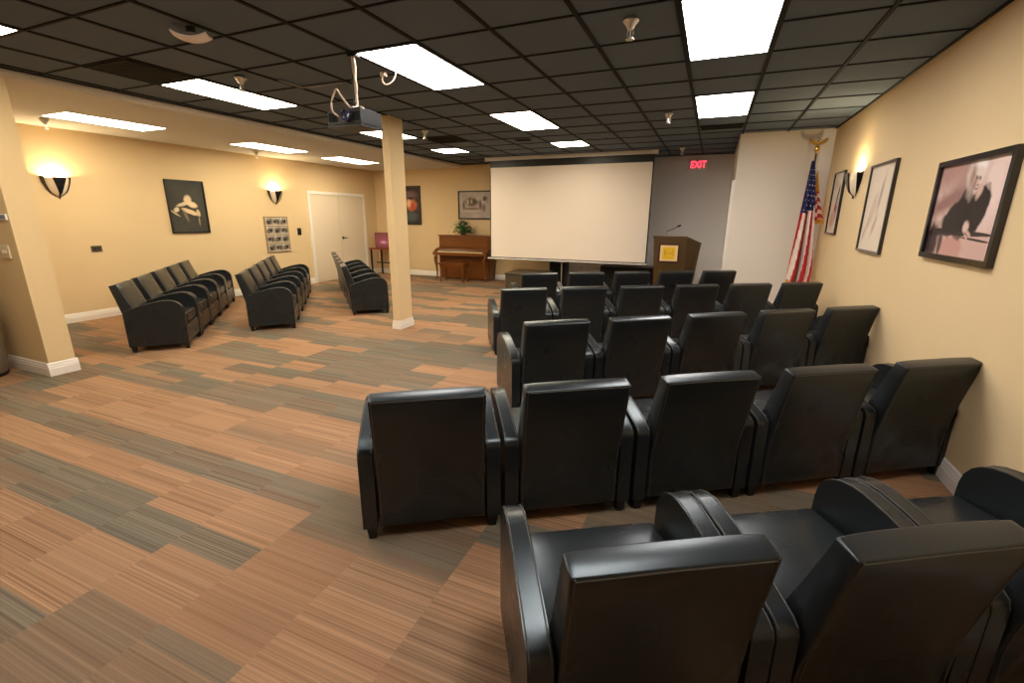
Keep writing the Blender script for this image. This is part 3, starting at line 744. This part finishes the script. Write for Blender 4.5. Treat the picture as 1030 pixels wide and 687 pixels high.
# ------------------------------------------------------------------ piano, bench, plant
PX0, PX1 = -6.49, -5.0
t = thing('upright_piano', 'brown wooden upright piano against the far wall beside the screen', 'piano', ((PX0+PX1)/2, 10.78, 0))
w = (PX1-PX0)/2
MB().box(-w+.02, w-.02, -.33, -.035, .03, 1.085).bevel(.006).build('cabinet', M_['piano'], t)
MB().box(-w, w, -.36, -.03, 1.085, 1.115).bevel(.008).build('lid', M_['piano'], t)
MB().box(-w+.06, w-.06, -.345, -.331, .82, 1.05).bevel(.005).build('music_panel', M_['piano'], t)
MB().box(-w-.02, w+.0, -.60, -.331, .625, .70).bevel(.012, 3).build('key_bed', M_['piano'], t)
k = MB().prism([(-.345, .79), (-.40, .79), (-.50, .745), (-.505, .735), (-.42, .735), (-.345, .76)], -w+.07, w-.07, 'X'); k.bevel(.004).build('fallboard', M_['piano'], t)
for s in (-1, 1): MB().prism([(-.331, .701), (-.331, .80), (-.42, .80), (-.56, .745), (-.585, .72), (-.585, .701)], min(s*(w-.065), s*(w-.005)), max(s*(w-.065), s*(w-.005)), 'X').bevel(.006).build('key_block', M_['piano'], t)
ky = MB().box(-w+.12, w-.12, -.58, -.51, .701, .722).build('keyboard', M_['keys'], t, smooth=False)
k = MB()
for i in range(36):
    if i % 7 in (2, 6): continue
    x = -w+.14+i*(2*w-.28)/36; k.box(x+.012, x+.026, -.55, -.51, .722, .731)
k.build('black_keys', M_['black'], ky, smooth=False)
for s in (-1, 1):
    x = s*(w-.05)
    k = MB().tube([(x, -.54, .64), (x, -.565, .58), (x, -.575, .50), (x, -.55, .38), (x, -.525, .26), (x, -.52, .15), (x, -.535, .07), (x, -.56, .03), (x, -.565, .0)], [.048, .052, .048, .034, .026, .022, .024, .032, .034], 10); k.build('leg', M_['piano'], t)
MB().box(-w+.04, w-.04, -.345, -.331, .12, .60).bevel(.005).build('knee_panel', M_['piano'], t)
for i in (-1, 0, 1): MB().tube([(i*.09, -.34, .07), (i*.09, -.42, .055), (i*.09, -.45, .05)], [.008, .012, .018], 8).build('pedal', M_['brass'], t)
t = thing('piano_bench', 'brown wooden bench tucked in front of the piano', 'bench', (-5.77, 9.96, 0))
MB().box(-.36, .36, -.16, .16, .43, .47).bevel(.008).build('seat', M_['piano'], t)
MB().box(-.33, .33, -.13, .13, .36, .43).bevel(.004).build('apron', M_['piano'], t)
for sx in (-1, 1):
    for sy in (-1, 1): MB().tube([(sx*.30, sy*.11, .37), (sx*.305, sy*.115, .25), (sx*.31, sy*.12, 0)], [.028, .022, .016], 8).build('leg', M_['piano'], t)
t = thing('potted_plant', 'leafy green plant in a small pot on top of the piano', 'plant', (-5.84, 10.58, 1.116))
MB().lathe([(.055, 0), (.075, .09), (.08, .10), (.07, .10), (.065, .08)], 16).build('pot', M_['pot'], t)
k = MB()
for i in range(330):
    a = random.uniform(0, 2*PI); r = abs(random.gauss(0, .13)); h = .12+.26*random.random()-.40*r
    if random.random() < .18: r = random.uniform(.12, .22); h = random.uniform(.09, .24)
    c = Vector((r*1.1*math.cos(a), r*.6*math.sin(a), max(h, .085)))
    d = Vector((math.cos(a), math.sin(a)*.8, random.uniform(-.9, .3))).normalized(); sd = d.cross(Vector((0, 0, 1))).normalized(); up = sd.cross(d)*.3
    L_ = random.uniform(.05, .085); w_ = L_*.42
    vs = [k.bm.verts.new(c), k.bm.verts.new(c+d*L_*.5+sd*w_+up*L_*.3), k.bm.verts.new(c+d*L_), k.bm.verts.new(c+d*L_*.5-sd*w_+up*L_*.3)]
    k.bm.faces.new(vs)
k.build('foliage', M_['leaf'], t, fixn=False)
k = MB()
for i in range(9):
    a = i*.7; k.tube([(0, 0, .08), (.05*math.cos(a), .03*math.sin(a), .17), (.12*math.cos(a), .07*math.sin(a), .22)], .004, 5)
k.build('stem', M_['leaf'], t)

# ------------------------------------------------------------------ left corner table and panel
t = thing('side_table', 'small table with red brown top and black legs in the far left corner', 'table', (-8.10, 10.42, 0))
MB().box(-.42, .42, -.25, .25, .70, .74).bevel(.005).build('tabletop', M_['redtop'], t)
for sx in (-1, 1):
    for sy in (-1, 1): MB().box(sx*.38-.018, sx*.38+.018, sy*.21-.018, sy*.21+.018, 0, .70).build('leg', M_['legb'], t, smooth=False)
MB().box(-.38, .38, -.01, .01, .32, .35).build('stretcher', M_['legb'], t, smooth=False)
t = thing('display_case', 'purple and red glossy panel standing on the corner table', 'display', (-8.12, 10.42, .741))
MB().box(-.30, .30, -.10, .12, 0, .40).bevel(.006).build('case', mat('maroon_case', (112, 52, 48), .4), t)
k = MB().plate((-.28, -.102, .02), (1, 0, 0), (0, 0, 1), .56, .36); k.build('panel', art('purple_panel', (130, 74, 82), [(.78, .42, .62, .34, 0, (150, 84, 104), .6), (.72, .36, .26, .10, 0, (206, 150, 190), .5)], rough=.15), t, smooth=False, fixn=False)

# ------------------------------------------------------------------ things below the screen
t = thing('low_cabinet', 'low dark brown cabinet on the floor below the left part of the screen', 'cabinet', (-3.62, 9.50, 0))
MB().box(-.38, .38, -.42, .42, .02, .385).bevel(.008).build('body', M_['browndark'], t)
MB().box(-.40, .40, -.44, .44, .385, .405).bevel(.004).build('top', M_['browndark'], t)
for s in (-1, 1): MB().box(min(s*.01, s*.37), max(s*.01, s*.37), -.432, -.42, .04, .37).bevel(.003).build('door', M_['browndark'], t)
def speaker(label, x, y, w, dpt, h):
    t = thing('loudspeaker', label, 'loudspeaker', (x, y, 0))
    MB().box(-w/2, w/2, -dpt/2, dpt/2, 0, h).bevel(.006).build('cabinet', M_['black'], t)
    MB().box(-w/2+.02, w/2-.02, -dpt/2-.012, -dpt/2, .03, h-.03).bevel(.004).build('grille', M_['darkgap'], t)
speaker('black box speaker at the far wall under the left half of the screen', -3.22, 10.45, .38, .30, .56)
t = thing('media_cabinet', 'wide low black cabinet at the far wall under the right half of the screen', 'cabinet', (-1.62, 10.45, 0))
MB().box(-.58, .58, -.22, .22, .05, .53).bevel(.006).build('body', M_['black'], t)
for i in range(2): MB().box(-.57+i*.575, -.005+i*.575, -.235, -.22, .07, .51).bevel(.003).build('door', M_['darkgap'], t)
MB().box(-.55, .55, -.19, .19, 0, .05).build('plinth', M_['black'], t, smooth=False)
for i, x in enumerate((-2.78, -2.40)):
    wall_plate('wall_socket', 'pale socket plate on the grey wall below the screen, %s one' % ('left' if i == 0 else 'right'), 'socket', (x, YB, .42), 0, .13, .12, 'greywall', toggles(2, 'black', 'socket'))

# ------------------------------------------------------------------ waste bin at the left edge
t = thing('waste_bin', 'grey brown rounded waste bin cut off by the left edge', 'waste bin', (-6.56, 1.93, 0))
MB().lathe([(.185, .03), (.20, .05), (.225, .30), (.235, .52), (.225, .60)], 32).build('body', M_['trash'], t)
MB().lathe([(.235, .60), (.24, .63), (.215, .72), (.15, .79), (.06, .82), (.0005, .822)], 32, cap=False).build('lid', M_['trash'], t)
MB().lathe([(.19, 0), (.195, .03), (.18, .03)], 32).build('base', M_['black'], t)
MB().box(-.02, .13, -.236, -.19, .655, .70).bevel(.01).build('swing_flap', M_['black'], t)

# ------------------------------------------------------------------ projector
t = thing('projector', 'dark projector hanging from a ceiling pole above the open floor', 'projector', (-2.80, 3.33, 0))
MB().lathe([(.05, ZC-.02), (.05, ZC-.004), (.018, ZC-.03), (.018, ZC-.031)], 16).build('ceiling_plate', M_['black'], t)
MB().tube([(-.012, 0, ZC-.02), (-.012, 0, 2.42)], .017, 12).build('pole', M_['black'], t)
k = MB().box(-.20, .135, -.13, .13, 2.29, 2.395)
k.bevel(.018, 3); body = k.build('body', M_['black'], t)
k = MB().lathe([(.045, 0), (.045, .03), (.038, .034), (.036, .01), (.001, .006)], 20); k.bm.transform(Matrix.Translation((.0, -.128, 2.345)) @ Matrix.Rotation(PI/2, 4, 'X')); k.build('rear_dial', M_['glass'], body)
k = MB().lathe([(.05, 0), (.05, .035), (.042, .04), (.040, .01), (.001, .006)], 20); k.bm.transform(Matrix.Translation((-.08, .128, 2.345)) @ Matrix.Rotation(-PI/2, 4, 'X')); k.build('lens', M_['glass'], body)
k = MB()
for i in range(6): k.box(-.19+i*.016, -.182+i*.016, -.133, -.129, 2.31, 2.375)
for i in range(5): k.box(.055+i*.015, .062+i*.015, -.133, -.129, 2.31, 2.375)
k.build('vent_slot', M_['darkgap'], body, smooth=False)
MB().box(-.17, .11, -.10, .10, 2.397, 2.412).box(-.05, .03, -.04, .04, 2.41, 2.43).build('mount_bracket', M_['black'], t, smooth=False)
MB().box(-.205, .14, -.135, .135, 2.268, 2.284).bevel(.004).build('tray', M_['black'], t)
k = MB().cable([(.012, -.018, ZC-.02), (.022, -.02, 2.72), (.012, -.02, 2.60), (.016, -.02, 2.50), (.02, -.03, 2.43), (.03, -.10, 2.41)], .011, 8)
k.cable([(.0, -.024, ZC-.02), (.008, -.026, 2.70), (.024, -.022, 2.58), (.006, -.02, 2.47)], .009, 8)
k.cable([(-.03, -.05, 2.42), (-.07, -.1, 2.50), (-.085, -.13, 2.545), (-.11, -.14, 2.51), (-.13, -.155, 2.44), (-.115, -.16, 2.38), (-.08, -.135, 2.345)], .008, 8)
k.cable([(.03, -.02, 2.43), (.06, -.03, 2.425), (.10, -.05, 2.41), (.12, -.08, 2.40)], .008, 8)
k.build('cable', M_['cable'], t)
t = thing('ceiling_outlet', 'small ceiling junction box with a looping beige cable beside the projector pole', 'cable outlet', (-2.86, 3.78, ZC-.004))
MB().box(-.022, .022, -.022, .022, -.035, 0).bevel(.004).build('box', M_['cable'], t)
MB().cable([(-.01, 0, -.03), (-.014, 0, -.07), (.005, .01, -.095), (.04, .02, -.095), (.08, .03, -.07), (.10, .04, -.03), (.105, .04, -.002)], .006, 8).build('cable', M_['cable'], t)

# ------------------------------------------------------------------ ceiling fittings
def sprinkler(label, x, y, z, s=1.):
    t = thing('fire_sprinkler', label, 'sprinkler', (x, y, z-.003), 0, 'ceiling fire sprinklers')
    MB().lathe([(.028*s, 0), (.034*s, -.004*s), (.040*s, -.012*s), (.024*s, -.030*s), (.016*s, -.045*s), (.012*s, -.05*s)][::-1], 16).build('escutcheon', M_['chrome'], t)
    k = MB()
    for q in (-1, 1): k.tube([(q*.010*s, 0, -.046*s), (q*.016*s, 0, -.065*s), (q*.008*s, 0, -.088*s)], .0032*s, 6)
    k.tube([(0, 0, -.05*s), (0, 0, -.09*s)], .004*s, 6); k.build('frame_arms', M_['chrome'], t)
    MB().lathe([(.022*s, -.094*s), (.022*s, -.090*s), (.004*s, -.088*s)], 12).build('deflector', M_['chrome'], t)
for lb, x, y, z in (('chrome sprinkler nearest the camera left of the largest light panel', -.63, 3.45, ZC), ('chrome sprinkler left of the second right-hand light panel', -.64, 6.44, ZC), ('small far sprinkler above the exit sign', -.66, 9.55, ZC),
    ('sprinkler above the long left ceiling light panel', -4.19, 3.40, ZC), ('sprinkler right of the slim column top', -4.12+.0, 6.36, ZC), ('sprinkler in the pale ceiling near the partition', -8.0, 3.56, ZS), ('sprinkler in the pale ceiling left of the middle panel', -8.16, 6.74, ZS)):
    sprinkler(lb, x, y, z, 1.3)
t = thing('ceiling_device', 'white curved saucer shaped device on the dark ceiling at upper left', 'ceiling device', (-3.45, 2.46, ZC-.003), math.radians(35))
MB().lathe([(.03, 0), (.03, -.035)][::-1], 16).build('stem', M_['black'], t)
k = MB()
N_ = 12; V = []
for j in range(2):
    V.append([[k.bm.verts.new((-.11+.22*a/N_, -.06+.12*b_/6, -.035-.032*(1-((a/N_)*2-1)**2)-.012*(1-((b_/6)*2-1)**2)-(.012 if j else 0))) for a in range(N_+1)] for b_ in range(7)])
for j in range(2):
    for b_ in range(6):
        for a in range(N_):
            f = [V[j][b_][a], V[j][b_][a+1], V[j][b_+1][a+1], V[j][b_+1][a]]; k.bm.faces.new(f if j == 0 else f[::-1])
for b_ in range(6):
    for a in (0, N_): k.bm.faces.new([V[0][b_][a], V[0][b_+1][a], V[1][b_+1][a], V[1][b_][a]])
for a in range(N_):
    for b_ in (0, 6): k.bm.faces.new([V[0][b_][a], V[0][b_][a+1], V[1][b_][a+1], V[1][b_][a]])
k.build('cover', M_['screen'], t)
def vent(label, x, y, w, h, z=ZC):
    t = thing('ceiling_vent', label, 'ceiling vent', (x, y, z-.004))
    k = MB(); a, b_ = w/2, h/2
    k.box(-a, a, -b_, -b_+.02, -.008, 0).box(-a, a, b_-.02, b_, -.008, 0).box(-a, -a+.02, -b_+.02, b_-.02, -.008, 0).box(a-.02, a, -b_+.02, b_-.02, -.008, 0); k.build('frame', M_['grid'], t, smooth=False)
    MB().box(-a+.02, a-.02, -b_+.02, b_-.02, -.002, 0).build('backing', M_['darkgap'], t, smooth=False)
    k = MB(); n = int((h-.04)/.035)
    for i in range(n): k.box(-a+.02, a-.02, -b_+.03+i*.035, -b_+.04+i*.035, -.007, -.002)
    k.build('louvre', M_['darkgap'], t, smooth=False)
vent('dark square ceiling vent left of the long upper left light panel', U0-5.5*G, V0-.5*G, G-.04, G-.03)
vent('dark ceiling vent beyond the second light panel on the right', U0+2.5*G, V0+7.2*G, G-.05, .30)
vent('dark ceiling vent right of the column behind the projector', U0-4.4*G, V0+6.5*G, G-.05, G-.03)
vent('small dark vent beside the light panel above the screen', U0-2.5*G, V0+7.3*G, .26, .16)

# ------------------------------------------------------------------ camera, world, view
F = 462.134; pitch, roll, yaw = .264910, .005328, .399495
cy, sy = math.cos(yaw), math.sin(yaw)
fwd = Vector((-sy*math.cos(pitch), cy*math.cos(pitch), -math.sin(pitch)))
right = Vector((cy, sy, 0)); up = right.cross(fwd)
r2 = right*math.cos(roll)+up*math.sin(roll); u2 = -right*math.sin(roll)+up*math.cos(roll)
cam = bpy.data.cameras.new('camera'); co = bpy.data.objects.new('camera', cam); col.objects.link(co)
mw = Matrix((r2, u2, -fwd)).transposed().to_4x4(); mw.translation = (0, 0, 1.57); co.matrix_world = mw
cam.sensor_width = 36; cam.sensor_fit = 'HORIZONTAL'; cam.lens = F/1030*36; cam.clip_start = .05; cam.clip_end = 100
scene.camera = co
w = bpy.data.worlds.new('world'); scene.world = w; w.use_nodes = True
w.node_tree.nodes['Background'].inputs[0].default_value = (.9, .85, .8, 1); w.node_tree.nodes['Background'].inputs[1].default_value = .05
scene.view_settings.view_transform = 'Standard'; scene.view_settings.look = 'None'; scene.view_settings.gamma = 1; scene.view_settings.use_curve_mapping = False
scene.view_settings.exposure = .15
scene.cycles.use_denoising = True
scene.cycles.max_bounces = 8; scene.cycles.diffuse_bounces = 5
